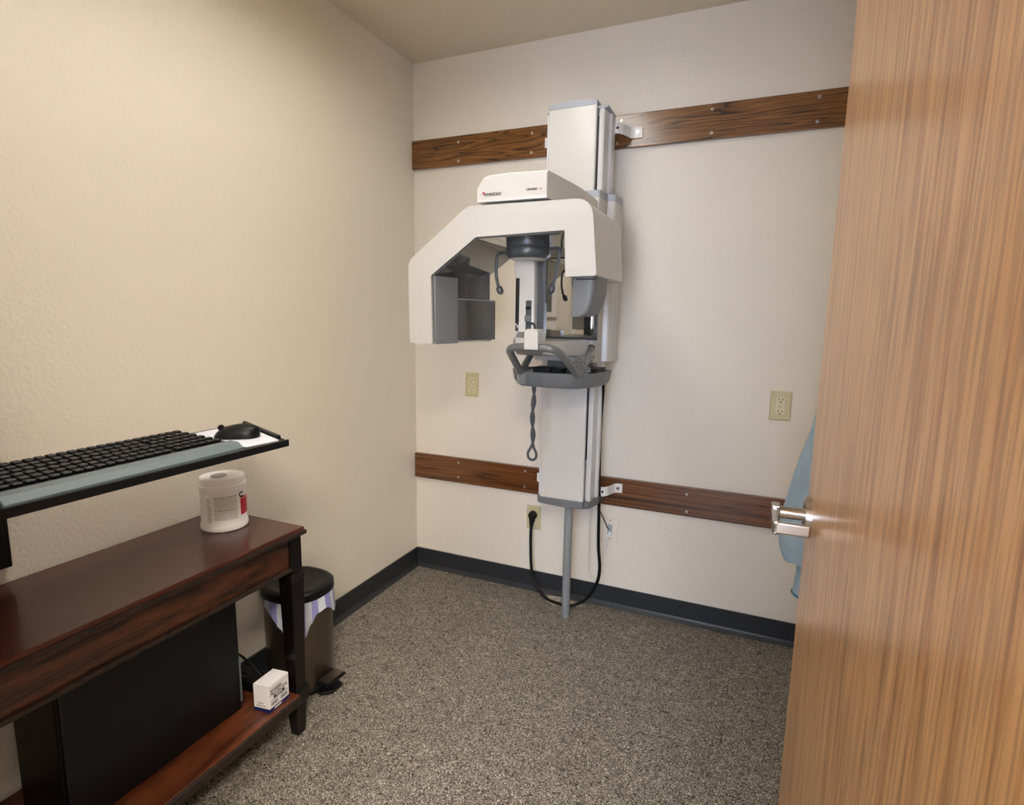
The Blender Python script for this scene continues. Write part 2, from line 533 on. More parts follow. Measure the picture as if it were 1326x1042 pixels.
board('lower stained oak board across the wall, behind the foot of the x-ray column', 0.476, 0.600, 0.002, XR, M['oak_low'],
      [(0.253, 0.577), (0.252, 0.505), (0.604, 0.579), (0.602, 0.503), (0.965, 0.502), (1.324, 0.571), (1.328, 0.497), (1.68, 0.571), (1.68, 0.5)])

# ================================================================== OUTLETS
def plate(bm, cx, cz, w, h, t=0.006):
    p = [(cx - w / 2, cz - h / 2), (cx + w / 2, cz - h / 2), (cx + w / 2, cz + h / 2), (cx - w / 2, cz + h / 2)]
    s = 0.004
    q = [(cx - w / 2 + s, cz - h / 2 + s), (cx + w / 2 - s, cz - h / 2 + s), (cx + w / 2 - s, cz + h / 2 - s), (cx - w / 2 + s, cz + h / 2 - s)]
    loft(bm, [[(u, 0.0, v) for u, v in p], [(u, -t * 0.5, v) for u, v in p], [(u, -t, v) for u, v in q]])
    return bm

def socket_slots(par, cx, cz, y):
    bm = new()
    box(bm, cx - 0.0075, cx - 0.0050, y - 0.0006, y + 0.0006, cz - 0.001, cz + 0.007)
    box(bm, cx + 0.0050, cx + 0.0078, y - 0.0006, y + 0.0006, cz - 0.001, cz + 0.006)
    disc_y(bm, cx, y + 0.0005, cz - 0.0075, 0.0030, 0.0012, 10)
    obj('slots', bm, M['slot'], par)

def duplex(cx, cz, label, plug=False):
    t = thing('wall_outlet', (cx, 0, cz), label, 'outlet')
    obj('cover_plate', plate(new(), cx, cz, 0.070, 0.1145), M['ivory'], t)
    for dz in ((0.0195, -0.0195)):
        pts = [(cx + 0.0165 * max(-1, min(1, 1.25 * math.cos(a))), cz + dz + 0.0145 * max(-.9, min(.9, 1.1 * math.sin(a)))) for a in [2 * PI * k / 24 for k in range(24)]]
        o = obj('receptacle', prism(new(), pts, 'xz', -0.0075, -0.005), M['ivory_light'], t)
        socket_slots(o, cx, cz + dz, -0.0076)
    obj('screw', disc_y(new(), cx, -0.006, cz, 0.0032, 0.0012), M['screw'], t)
    return t
duplex(0.3155, 0.9635, 'ivory duplex outlet on the back wall, left of the x-ray machine')
duplex(0.6455, 0.3565, 'ivory outlet near the floor with a black plug in it')
# decorator style safety outlet on the right
cx, cz = 1.644, 0.964
t = thing('wall_outlet', (cx, 0, cz), 'ivory rectangular test-button outlet, high on the wall at right', 'outlet')
obj('cover_plate', plate(new(), cx, cz, 0.074, 0.112), M['ivory'], t)
rc = obj('receptacle', bx(cx - 0.0165, cx + 0.0165, -0.0085, -0.004, cz - 0.033, cz + 0.033, b=0.001), M['ivory_light'], t)
for s in (1, -1):
    socket_slots(rc, cx, cz + s * 0.021 - (0.002 if s < 0 else -0.002), -0.0086)
obj('button', bx(cx - 0.006, cx + 0.006, -0.0100, -0.008, cz + 0.001, cz + 0.0065, b=0.0005), M['ivory'], rc)
obj('button', bx(cx - 0.006, cx + 0.006, -0.0100, -0.008, cz - 0.0068, cz - 0.0013, b=0.0005), M['ivory'], rc)
for s in (1, -1):
    obj('screw', disc_y(new(), cx, -0.006, cz + s * 0.048, 0.0028, 0.0010), M['ivory_light'], t)
# data plate painted like the wall
cx, cz = 1.008, 0.3595
t = thing('data_plate', (cx, 0, cz), 'wall coloured data jack plate right of the machine, with thin cords in it', 'outlet')
obj('cover_plate', plate(new(), cx, cz, 0.072, 0.108, 0.005), M['wall'], t)
jk = obj('jack', bx(cx - 0.010, cx + 0.010, -0.010, -0.004, cz - 0.022, cz + 0.024, b=0.001), M['capgrey'], t)
for s in (1, -1):
    obj('screw', disc_y(new(), cx, -0.005, cz + s * 0.041, 0.0028, 0.0010), M['screw_dark'], t)

# bare patch of floor with an anchor ring behind the pole
t = thing('floor_anchor', (0.80, -0.05, 0), 'ragged pale patch with a ring in the floor behind the pole', 'floor patch')
bm = new()
pts = []
for k in range(28):
    a = 2 * PI * k / 28
    r = 1 + 0.18 * math.sin(3 * a + 1) + 0.12 * random.uniform(-1, 1)
    pts.append((0.812 + 0.078 * r * math.cos(a), -0.062 + 0.036 * r * math.sin(a)))
prism(bm, pts, 'xy', 0.0, 0.0025)
obj('patch', bm, M['patch'], t)
bm = new()
tube(bm, [(0.792 + 0.016 * math.cos(2 * PI * k / 20), -0.062 + 0.016 * math.sin(2 * PI * k / 20), 0.004) for k in range(20)], 0.003, 6, closed=True)
obj('ring', bm, M['pole'], t)

# ================================================================== X-RAY MACHINE
xm = thing('dental_x_ray_machine', (0.868, -0.175, 0),
           'tall white panoramic dental x-ray machine with grey handles, standing against the wall', 'x-ray machine')
# --- floor pole
bm = new()
lathe(bm, [(0.0165, 0.0), (0.0175, 0.002), (0.0175, 0.53)], 0.868, -0.175, 28)
obj('pole', bm, M['pole'], xm, smooth=True)
# --- column: extrusion body, front cover, dark slot
ZB, ZT = 0.548, 2.045
bm = new()
body = [(0.748, -0.105), (0.748, -0.222), (0.775, -0.222), (0.775, -0.19), (0.951, -0.19), (0.951, -0.222), (0.963, -0.226), (0.970, -0.222), (0.972, -0.16), (0.982, -0.152), (0.982, -0.105)]
prism(bm, body, 'xy', ZB, ZT)
obj('column_body', bm, M['white'], xm)
bm = new()
cov = round_poly([(0.758, -0.205), (0.758, -0.236), (0.944, -0.236), (0.944, -0.205)], [0, 0.006, 0.006, 0], 4)
prism(bm, cov, 'xy', ZB - 0.006, ZT + 0.012)
obj('column_cover', bm, M['pinkw'], xm, smooth=True)
obj('column_slot', bx(0.9445, 0.951, -0.2225, -0.195, 0.72, 2.02), M['black'], xm)
# top cap, stepped, crowned at the front
bm = new()
prof = [(0.757, 2.055)] + [(0.757 + 0.188 * k / 10, 2.072 + 0.010 * math.sin(PI * k / 10)) for k in range(11)] + [(0.945, 2.055)]
prism(bm, prof, 'xz', -0.237, -0.19, b=0.002, seg=2)
box(bm, 0.747, 0.984, -0.226, -0.104, 2.045, 2.054, b=0.002)
box(bm, 0.757, 0.950, -0.20, -0.12, 2.05, 2.066, b=0.003)
obj('column_top_cap', bm, M['capgrey'], xm)
# bottom cap: grey, stepped plan
bm = new()
base_out = [(0.744, -0.100), (0.744, -0.226), (0.757, -0.238), (0.85, -0.250), (0.944, -0.240), (0.948, -0.226), (0.968, -0.230), (0.986, -0.150), (0.986, -0.100)]
prism(bm, base_out, 'xy', 0.516, 0.546, b=0.004, seg=2)
obj('column_base_cap', bm, M['grey'], xm)
# --- wall brackets (S bent strips)
def strap(x0, z, h, side=1, xend=1.071):
    th = 0.004
    path = [(x0, -0.105), (x0 + side * 0.030, -0.105), (x0 + side * 0.045, -0.085), (x0 + side * 0.062, -0.030), (x0 + side * 0.075, -0.0215), (xend, -0.0215)]
    pts = round_poly([(a, b_) for a, b_ in path] + [(a, b_ - th) for a, b_ in path[::-1]],
                     [0, .01, .02, .02, .01, 0, 0, .01, .02, .02, .01, 0], 4)
    return prism(new(), pts, 'xy', z - h / 2, z + h / 2)
for (z, h, xe) in ((2.007, 0.040, 1.071), (0.560, 0.040, 1.058)):
    o = obj('wall_bracket', strap(0.965, z, h, 1, xe), M['bracket'], xm)
    obj('bolt', disc_y(new(), xe - 0.018, -0.025, z, 0.0085, 0.006, 8), M['nickel'], o)
    obj('bolt', disc_y(new(), 0.992, -0.1085, z, 0.0055, 0.002, 8), M['slot'], o)
    o = obj('wall_bracket', strap(0.765, z, h, -1, 0.665), M['bracket'], xm)
    obj('bolt', disc_y(new(), 0.683, -0.025, z, 0.0085, 0.006, 8), M['nickel'], o)

# --- carriage that rides on the column
bm = new()
cp = round_poly([(0.712, -0.09), (0.712, -0.210), (0.738, -0.216), (0.742, -0.300), (0.984, -0.300), (0.990, -0.216), (1.022, -0.210), (1.022, -0.09), (0.986, -0.09), (0.986, -0.2415), (0.745, -0.2415), (0.745, -0.09)],
                [0.006, 0.02, 0.006, 0.008, 0.008, 0.006, 0.02, 0.006, 0, 0, 0, 0], 6)
prism(bm, cp, 'xy', 1.118, 1.716)
car = obj('carriage', bm, M['cream'], xm, smooth=True)
bm = new()
prism(bm, cp, 'xy', 1.716, 1.742, b=0.003, seg=2, caps='c')
obj('carriage_cap', bm, M['capgrey'], xm, smooth=True)
obj('side_trim', bx(1.0205, 1.0225, -0.150, -0.146, 1.12, 1.714), M['capgrey'], car)
# mirror on the carriage front
mr = obj('mirror', bx(0.794, 0.984, -0.3105, -0.303, 1.212, 1.600), M['mirror'], xm)
bm = new()
box(bm, 0.984, 0.996, -0.313, -0.300, 1.203, 1.602, b=0.001)
box(bm, 0.790, 0.996, -0.313, -0.300, 1.202, 1.212, b=0.001)
box(bm, 0.788, 0.794, -0.312, -0.300, 1.203, 1.602, b=0.001)
obj('mirror_frame', bm, M['dark'], mr)

# --- overhead head (cantilever) carrying the rotating unit
bm = new()
rows = []
def head_sec(y, x0, x1, zb, zt, crown):
    pts = [(x0, y, zb), (x0, y, zt - 0.030)]
    n = 14
    for k in range(n + 1):
        u = k / n
        x = x0 + (x1 - x0) * (0.035 + 0.965 * u)
        e = min(1.0, u / 0.12)
        z = zt - 0.024 * (1 - e) ** 2 + crown * math.sin(PI * u) * 0.6
        pts.append((x, y, z))
    pts += [(x1, y, zb)]
    return pts
secs = [head_sec(-0.800, 0.744, 0.964, 1.624, 1.690, 0.006),
        head_sec(-0.795, 0.741, 0.967, 1.620, 1.694, 0.006),
        head_sec(-0.70, 0.741, 0.968, 1.620, 1.699, 0.006),
        head_sec(-0.60, 0.741, 0.969, 1.620, 1.705, 0.006),
        head_sec(-0.50, 0.740, 0.970, 1.620, 1.709, 0.006),
        head_sec(-0.42, 0.740, 0.972, 1.620, 1.709, 0.005),
        head_sec(-0.34, 0.738, 0.975, 1.620, 1.706, 0.004),
        head_sec(-0.295, 0.736, 0.978, 1.620, 1.702, 0.003)]
loft(bm, secs)
hd = obj('head', bm, M['pinkw'], xm, smooth=True)
text('lettering', 'SOREDEX', 0.0112, (0.7680, -0.8008, 1.6365), (1, 0, 0), (0, 0, 1), M['ink'], hd, shear=0.15, sx=1.12, offset=0.0002)
text('lettering', 'CRANEX', 0.0088, (0.9010, -0.8008, 1.6430), (1, 0, 0), (0, 0, 1), M['ink'], hd, shear=0.1, sx=1.0, offset=0.0002)
text('lettering', 'D', 0.0088, (0.9435, -0.8008, 1.6430), (1, 0, 0), (0, 0, 1), M['red'], hd, shear=0.1, label='red letter')
text('lettering', 'i', 0.0100, (0.7555, -0.8008, 1.6370), (1, 0, 0), (0, 0, 1), M['greyink'], hd, shear=0.1)
bm = new()
vs_ = [bm.verts.new(p) for p in ((0.7600, -0.8008, 1.6475), (0.7690, -0.8008, 1.6475), (0.7665, -0.8008, 1.6365), (0.7640, -0.8008, 1.6425))]
bm.faces.new(vs_)
obj('logo', bm, M['red'], hd, label='small red emblem')
obj('lower_lip', bx(0.742, 0.966, -0.803, -0.79, 1.6185, 1.6245, b=0.001), M['white'], hd)

# --- rotating C-arm
Y0, Y1 = -0.800, -0.462
outer = [(0.500, 1.194), (0.497, 1.455), (0.712, 1.6115), (1.098, 1.6115), (1.118, 1.401),
         (1.027, 1.399), (1.023, 1.530), (0.739, 1.522), (0.579, 1.409), (0.585, 1.194)]
poly = round_poly(outer, [0.004, 0.045, 0.05, 0.055, 0.006, 0.004, 0, 0, 0, 0.003], 10)
bm = prism(new(), poly, 'xz', Y0, Y1, b=0.009, seg=4)
ca = obj('rotating_arm', bm, M['cream'], xm, smooth=True)
# dark liner of the inside of the C
def liner(y0, y1):
    inn = [(0.5853, 1.198), (0.5795, 1.4085), (0.7395, 1.5213), (1.0225, 1.529)]
    off = [(0.5913, 1.198), (0.5855, 1.4055), (0.7415, 1.5153), (1.0225, 1.523)]
    return prism(new(), inn + off[::-1], 'xz', y0, y1)
obj('inner_liner', liner(-0.792, Y1 + 0.002), M['gloss'], ca)
# flat grey side of the left housing
bm = prism(new(), [(0.580, -0.7915), (0.5935, -0.7915), (0.6125, -0.680), (0.580, -0.680)], 'xy', 1.192, 1.4085)
obj('housing_panel', bm, M['panelgrey'], ca)
# glossy bulged housings, plan curves
def bulge(pl, z0, z1, zt=None, b=0.004):
    return prism(new(), pl, 'xy', z0, z1, b=b, seg=2)
lowp = [(0.583, -0.70), (0.604, -0.682)] + [tuple(v[:2]) for v in catmull([(0.608, -0.672, 0), (0.615, -0.63, 0), (0.622, -0.58, 0), (0.631, -0.535, 0), (0.645, -0.503, 0), (0.656, -0.489, 0), (0.657, -0.478, 0), (0.648, -0.468, 0)], 6)] + [(0.583, -0.464)]
obj('lower_housing', bulge(lowp, 1.200, 1.338), M['gloss'], ca, smooth=True)
upp = [(0.583, -0.72), (0.595, -0.712)] + [tuple(v[:2]) for v in catmull([(0.599, -0.700, 0), (0.605, -0.645, 0), (0.611, -0.585, 0), (0.620, -0.530, 0), (0.632, -0.500, 0), (0.642, -0.488, 0), (0.643, -0.478, 0), (0.634, -0.468, 0)], 6)] + [(0.583, -0.464)]
obj('housing_ledge', prism(new(), [(a + (0.0015 if a > 0.6 else 0), b_) for a, b_ in lowp], 'xy', 1.3385, 1.3420, b=0.001, seg=1), M['capgrey'], ca)
upp = [(a - (0.009 if a > 0.596 else 0.0), b_ + 0.006 * (b_ < -0.6)) for a, b_ in upp]
obj('upper_housing', bulge(upp, 1.339, 1.447), M['gloss'], ca, smooth=True)
obj('housing_floor', prism(new(), [(0.584, -0.69), (0.608, -0.672), (0.640, -0.52), (0.638, -0.47), (0.584, -0.466)], 'xy', 1.193, 1.1995), M['cream'], ca)
# grey sensor housing beneath the right end, tapering downward
def sens(z, x1, yb):
    p = round_poly([(1.040, -0.775), (x1, -0.775), (x1 + 0.004, yb), (1.040, yb)], [0.006, 0.02, 0.01, 0.004], 4)
    return [(a, b_, z) for a, b_ in p]
bm = new()
loft(bm, [sens(1.402, 1.108, -0.640), sens(1.36, 1.107, -0.640), sens(1.32, 1.101, -0.650), sens(1.298, 1.092, -0.662), sens(1.290, 1.080, -0.675), sens(1.287, 1.072, -0.69)])
sh = obj('sensor_housing', bm, M['grey'], ca, smooth=True)
obj('seam', bx(1.052, 1.1085, -0.7765, -0.70, 1.3915, 1.3945), M['black'], sh)

# --- hub and head support
HX, HY = 0.852, -0.65
bm = new()
lathe(bm, [(0.066, 1.520), (0.066, 1.542)], HX, HY, 48)
obj('hub_neck', bm, M['dark'], xm, smooth=True)
bm = new()
lathe(bm, [(0.060, 1.466), (0.070, 1.476), (0.0715, 1.484), (0.0715, 1.500), (0.0705, 1.5015), (0.0715, 1.503), (0.0715, 1.520), (0.068, 1.524), (0.060, 1.524)], HX, HY, 48)
hb = obj('hub', bm, M['dark'], xm, smooth=True)
bm = new()
lathe(bm, [(0.050, 1.462), (0.061, 1.4665)], HX, HY, 40)
obj('hub_base', bm, M['pinkw'], hb, smooth=True)
tl = catmull([(0.790, -0.65, 1.489), (0.757, -0.65, 1.488), (0.744, -0.65, 1.482), (0.740, -0.65, 1.465), (0.739, -0.65, 1.421), (0.747, -0.65, 1.385), (0.752, -0.65, 1.372)], 5)
ts = obj('temple_support', tube(new(), tl, 0.0052, 10), M['dark'], xm, smooth=True)
bm = new(); tube(bm, [(0.749, -0.655, 1.383), (0.752, -0.655, 1.377), (0.758, -0.655, 1.364), (0.762, -0.655, 1.357)], [0.004, 0.0105, 0.0115, 0.006], 12)
obj('pad', bm, M['dark'], ts, smooth=True)
tr = [(0.905, -0.65, 1.497), (0.930, -0.65, 1.4975), (0.950, -0.65, 1.498), (0.957, -0.65, 1.494), (0.958, -0.65, 1.486), (0.951, -0.65, 1.442), (0.941, -0.65, 1.392), (0.937, -0.65, 1.376)]
ts = obj('temple_support', tube(new(), catmull(tr, 5), 0.0052, 10), M['dark'], xm, smooth=True)
bm = new(); tube(bm, [(0.941, -0.655, 1.388), (0.938, -0.655, 1.380), (0.934, -0.655, 1.366), (0.931, -0.655, 1.359)], [0.004, 0.0105, 0.0115, 0.006], 12)
obj('pad', bm, M['dark'], ts, smooth=True)
# dark hanging bar down to the chin block
obj('support_bar', bx(0.867, 0.892, -0.608, -0.585, 1.23, 1.505, b=0.003), M['dark'], xm)
obj('support_foot', bx(0.866, 0.895, -0.612, -0.582, 1.21, 1.33, b=0.002), M['dark'], xm)
# white chin post with its scale
bm = new()
def post(z, x0, x1, y0=-0.640, y1=-0.605, r=0.01):
    return [(a, b_, z) for a, b_ in round_poly([(x0, y0), (x1, y0), (x1, y1), (x0, y1)], [r, r, 0.003, 0.003], 5)]
loft(bm, [post(1.235, 0.806, 0.872), post(1.402, 0.806, 0.871), post(1.425, 0.797, 0.870), post(1.466, 0.797, 0.869), post(1.474, 0.800, 0.866, -0.634, -0.608)])
cpst = obj('chin_post', bm, M['pinkw'], xm, smooth=True)
sc = obj('scale_strip', bx(0.8065, 0.8190, -0.6420, -0.639, 1.262, 1.408), M['black'], cpst)
bm = new()
for k in range(15):
    box(bm, 0.812, 0.8175, -0.6424, -0.6418, 1.268 + k * 0.0093, 1.2688 + k * 0.0093)
obj('scale_mark', bm, M['greyink'], cpst)
bm = new()
for k in range(4):
    for j in range(2):
        if (k + j) % 4 != 3:
            box(bm, 0.8065 + j * 0.0065, 0.8115 + j * 0.0065, -0.6415, -0.639, 1.238 + k * 0.0062, 1.2428 + k * 0.0062)
obj('scale_mark', bm, M['black'], cpst)
ctl = obj('slider_track', bx(0.843, 0.863, -0.6430, -0.638, 1.242, 1.337, b=0.002), M['dark'], cpst)
obj('slider_window', bx(0.844, 0.862, -0.6455, -0.641, 1.308, 1.317), M['black'], cpst)
obj('slider', bx(0.842, 0.862, -0.651, -0.641, 1.268, 1.290, b=0.003), M['mid'], cpst)
# bite hook
bm = tube(new(), catmull([(0.866, -0.652, 1.262), (0.874, -0.655, 1.263), (0.881, -0.657, 1.257), (0.882, -0.657, 1.244)], 5), 0.003, 8)
obj('hook', bm, M['black'], cpst, smooth=True)
# chin block
bm = new()
box(bm, 0.856, 0.904, -0.685, -0.61, 1.180, 1.240, b=0.003)
box(bm, 0.862, 0.898, -0.680, -0.62, 1.238, 1.246, b=0.002)
obj('chin_block', bm, M['cream'], xm)
# white beam from carriage to chin block
bm = new()
def beam(y, x0, x1, z0, z1): return [(a, y, b_) for a, b_ in round_poly([(x0, z0), (x1, z0), (x1, z1), (x0, z1)], [.012, .012, .004, .004], 4)]
loft(bm, [beam(-0.298, 0.765, 0.965, 1.135, 1.205), beam(-0.44, 0.760, 0.90, 1.145, 1.200), beam(-0.515, 0.755, 0.86, 1.150, 1.205), beam(-0.575, 0.772, 0.885, 1.165, 1.212), beam(-0.62, 0.80, 0.89, 1.180, 1.215)])
bmo = obj('support_beam', bm, M['cream'], xm, smooth=True)
bm = prism(new(), [(-0.53, 1.206), (-0.46, 1.206), (-0.46, 1.232), (-0.505, 1.232)], 'yz', 0.757, 0.80, b=0.002, seg=2)
obj('wedge', bm, M['cream'], bmo)

# --- handles: one bent tube, rear ends, two lower joints, front bar
hp = [(0.765, -0.375, 1.160), (0.766, -0.40, 1.140), (0.768, -0.475, 1.094), (0.771, -0.495, 1.087), (0.773, -0.515, 1.094), (0.779, -0.575, 1.131),
      (0.785, -0.625, 1.161), (0.793, -0.650, 1.175), (0.812, -0.662, 1.184), (0.85, -0.665, 1.187), (0.90, -0.665, 1.187),
      (0.940, -0.660, 1.184), (0.958, -0.640, 1.174), (0.969, -0.60, 1.150), (0.977, -0.55, 1.120), (0.982, -0.515, 1.095), (0.985, -0.497, 1.087),
      (0.988, -0.478, 1.094), (0.992, -0.42, 1.140), (0.994, -0.375, 1.176)]
bm = tube(new(), catmull(hp, 6), 0.0128, 16)
ha = obj('handle', bm, M['mid'], xm, smooth=True)
bm = tube(new(), [(0.994, -0.3745, 1.1765), (0.9942, -0.371, 1.1795)], 0.0133, 16)
obj('end_cap', bm, M['black'], ha)

# --- tray (boat shaped shelf) with open pockets
def tray_pts(o, front=0.0):
    base = [(0.700 + o, -0.30), (0.695 + o, -0.40), (0.745 + o, -0.500 + o), (0.86, -0.515 + o), (0.965 - o * .3, -0.505 + o), (1.028 - o, -0.43 + o * .5), (1.046 - o, -0.33), (1.046 - o, -0.26)]
    r = [0.0, 0.03, 0.03, 0.06, 0.04, 0.04, 0.02, 0.0]
    return round_poly(base, r, 6)
bm = new()
n0 = tray_pts(0.0); n1 = tray_pts(0.020); ni = tray_pts(0.006); nb = tray_pts(0.024)
A = [[(a, b_, 1.036) for a, b_ in n1], [(a, b_, 1.050) for a, b_ in tray_pts(0.008)], [(a, b_, 1.089) for a, b_ in n0],
     [(a, b_, 1.091) for a, b_ in tray_pts(0.003)], [(a, b_, 1.089) for a, b_ in ni], [(a, b_, 1.055) for a, b_ in nb]]
loft(bm, A)
trY = obj('tray', bm, M['grey'], xm, smooth=True)
obj('tray_mat', bx(0.735, 0.982, -0.470, -0.31, 1.062, 1.082), M['black'], trY)
bm = new()
pk = round_poly([(0.985, -0.462), (1.012, -0.448), (1.030, -0.41), (1.042, -0.325), (0.985, -0.318)], 0.012, 4)
pk2 = [(0.985 + (a - 0.985) * 0.85, -0.39 + (b_ + 0.39) * 0.85) for a, b_ in pk]
loft(bm, [[(a, b_, 1.106) for a, b_ in pk], [(a, b_, 1.06) for a, b_ in pk2]])
obj('pocket', bm, M['black'], trY)
obj('backing', bx(0.80, 0.985, -0.302, -0.245, 1.036, 1.119, b=0.003), M['grey'], trY)
bm = new()
for k in range(8):
    box(bm, 0.905 + k * 0.008, 0.910 + k * 0.008, -0.3035, -0.301, 1.092, 1.106)
obj('vent', bm, M['dark'], trY)
bm = new()
box(bm, 0.806, 0.872, -0.470, -0.40, 1.061, 1.106, b=0.002)
obj('switch_box', bm, M['black'], trY)
bm = new()
box(bm, 0.876, 0.912, -0.470, -0.40, 1.061, 1.104, b=0.002)
obj('switch_box', bm, M['black'], trY)
obj('sticker', bx(0.764, 0.795, -0.5155, -0.5095, 1.046, 1.083), M['clear'], trY)

# --- power cord with plug
cpts = [(0.995, -0.25, 1.075), (0.990, -0.17, 1.05), (0.985, -0.14, 1.002), (0.978, -0.125, 0.888), (0.977, -0.124, 0.763), (0.980, -0.124, 0.617), (0.982, -0.114, 0.486),
        (0.983, -0.10, 0.317), (0.990, -0.09, 0.212), (0.978, -0.08, 0.138), (0.942, -0.08, 0.062), (0.897, -0.09, 0.024), (0.861, -0.10, 0.012),
        (0.811, -0.10, 0.010), (0.744, -0.09, 0.020), (0.684, -0.07, 0.071), (0.661, -0.06, 0.134), (0.651, -0.05, 0.238), (0.648, -0.044, 0.294), (0.647, -0.038, 0.330)]
co = obj('power_cord', tube(new(), catmull(cpts, 7), 0.0070, 12), M['rubber'], xm, smooth=True)
bm = new()
tube(bm, [(0.6455, -0.0080, 0.372), (0.6455, -0.012, 0.372), (0.6455, -0.030, 0.371), (0.6455, -0.036, 0.370)], [0.019, 0.021, 0.019, 0.012], 18)
tube(bm, [(0.6455, -0.024, 0.368), (0.6462, -0.030, 0.350), (0.6468, -0.036, 0.330), (0.647, -0.038, 0.322)], [0.017, 0.013, 0.009, 0.007], 12)
obj('plug', bm, M['rubber'], co, smooth=True)
obj('plug_pin', disc_y(new(), 0.6455, -0.0362, 0.371, 0.0028, 0.0008), M['screw'], co)
# thin cords to the data jack
wp = [(0.936, -0.13, 0.525), (0.935, -0.10, 0.50), (0.930, -0.06, 0.42), (0.924, -0.04, 0.26), (0.922, -0.04, 0.207), (0.932, -0.045, 0.151), (0.957, -0.045, 0.124), (0.975, -0.05, 0.150), (0.985, -0.045, 0.218), (0.998, -0.03, 0.290), (1.010, -0.015, 0.338)]
wc = obj('data_cord', tube(new(), catmull(wp, 6), 0.0032, 8), M['cordwhite'], xm, smooth=True)
obj('connector', bx(1.003, 1.018, -0.022, -0.010, 0.334, 0.352, b=0.001), M['jack'], wc)
bp_ = [(0.982, -0.114, 0.50), (0.981, -0.10, 0.478), (0.988, -0.06, 0.43), (0.998, -0.025, 0.380), (1.004, -0.012, 0.362)]
obj('thin_cord', tube(new(), catmull(bp_, 6), 0.0026, 8), M['rubber'], xm, smooth=True)
# twisted exposure switch cord with an end loop
bm = new()
RX, RY = 0.8105, -0.47
def helix(ph):
    pts = []
    n = 90
    for k in range(n + 1):
        u = k / n
        z = 1.045 - u * (1.045 - 0.815)
        am = 0.0050 * (1 if u > 0.18 else 0.55 + 2.5 * u)
        a = ph + u * 2 * PI * 1.9
        pts.append((RX + am * math.cos(a) + 0.002 * math.sin(u * 9), RY + am * math.sin(a), z))
    return pts
h1, h2 = helix(0.0), helix(PI)
loop = [h1[-1], (RX - 0.008, RY, 0.803), (RX - 0.0165, RY, 0.785), (RX - 0.014, RY, 0.768), (RX, RY, 0.760), (RX + 0.014, RY, 0.768), (RX + 0.0165, RY, 0.785), (RX + 0.008, RY, 0.803), h2[-1]]
if h1[-1][0] > h2[-1][0]: loop = [h1[-1]] + [(2 * RX - p[0], p[1], p[2]) for p in loop[1:-1]] + [h2[-1]]
full = h1[:-1] + [tuple(v) for v in catmull(loop, 5)] + h2[::-1][1:]
tube(bm, full, 0.0050, 8)
obj('twisted_cord', bm, M['dark'], xm, smooth=True)

# crinkled clear bag draped over the right handle joint
bm = new()
NU, NV = 26, 14
grid = []
for i in range(NU + 1):
    row = []
    for j in range(NV + 1):
        u, v = i / NU, j / NV
        a = u * 1.2 * PI - 0.2
        r = 0.019 + 0.005 * math.sin(5 * u + 7 * v) + random.uniform(-0.003, 0.003)
        y = -0.500 + 0.085 * v
        zc = 1.096 + abs(y + 0.497) * 0.6
        row.append(bm.verts.new((0.990 + r * math.cos(a) + 0.01 * math.sin(9 * v), y, zc + r * math.sin(a))))
    grid.append(row)
for i in range(NU):
    for j in range(NV):
        bm.faces.new((grid[i][j], grid[i + 1][j], grid[i + 1][j + 1], grid[i][j + 1]))
tag(obj('plastic_bag', bm, M['clear'], None, smooth=False), 'crumpled clear plastic cover wrapped on the right handle over the grey tray', 'plastic bag')

# ================================================================== CONSOLE TABLE
tb = thing('console_table', (0.19, -1.62, 0), 'dark mahogany console table with black worn legs and a low shelf, at left', 'table')
TX0, TX1, TY0, TY1 = 0.012, 0.366, -2.12, -1.150
obj('tabletop', bx(TX0, TX1 - 0.004, TY0 + .004, TY1 - 0.004, 0.652, 0.665, b=0.003), M['tabletop'], tb)
bm = prism(new(), [(TX0, TY0), (TX1, TY0), (TX1, TY1), (TX0, TY1)], 'xy', 0.641, 0.6555, b=0.004, seg=2)
obj('top_edge', bm, M['edge'], tb)
obj('apron', bx(0.325, 0.345, TY0 + 0.06, -1.200, 0.552, 0.6405), M['apron'], tb)
obj('apron', bx(0.05, 0.31, -1.196, -1.180, 0.560, 0.6405), M['apron'], tb)
obj('apron', bx(0.03, 0.045, TY0 + 0.06, -1.200, 0.560, 0.6405), M['apron'], tb)
bm = new()
box(bm, 0.321, 0.356, TY0 + 0.06, -1.200, 0.540, 0.552, b=0.004)
box(bm, 0.05, 0.31, -1.200, -1.176, 0.548, 0.560, b=0.003)
obj('bead', bm, M['edge'], tb)
def leg(cx, cy):
    bm = new()
    def sq(z, h): return [(cx - h, cy - h, z), (cx + h, cy - h, z), (cx + h, cy + h, z), (cx - h, cy + h, z)]
    secs = [sq(0.0, 0.0125), sq(0.004, 0.0145), (sq(0.108, 0.020)), sq(0.110, 0.024), sq(0.113, 0.0255), sq(0.155, 0.0255), sq(0.160, 0.024), sq(0.164, 0.0185),
            sq(0.175, 0.0185), sq(0.505, 0.0245), sq(0.512, 0.0265), sq(0.516, 0.0265), sq(0.522, 0.0235), sq(0.527, 0.0185), sq(0.533, 0.0185), sq(0.541, 0.0215), sq(0.6405, 0.0215)]
    loft(bm, secs)
    return bm
for (x, y) in ((0.330, -1.181), (0.040, -1.181), (0.330, -2.085), (0.040, -2.085)):
    obj('leg', leg(x, y), M['legblack'], tb)
obj('lower_shelf', bx(0.016, 0.366, -2.11, -1.205, 0.140, 0.155, b=0.002), M['shelfwood'], tb)
bm = new()
box(bm, 0.352, 0.374, -2.11, -1.205, 0.132, 0.153, b=0.004)
box(bm, 0.345, 0.366, -2.11, -1.205, 0.118, 0.133, b=0.003)
obj('shelf_edge', bm, M['edge'], tb)
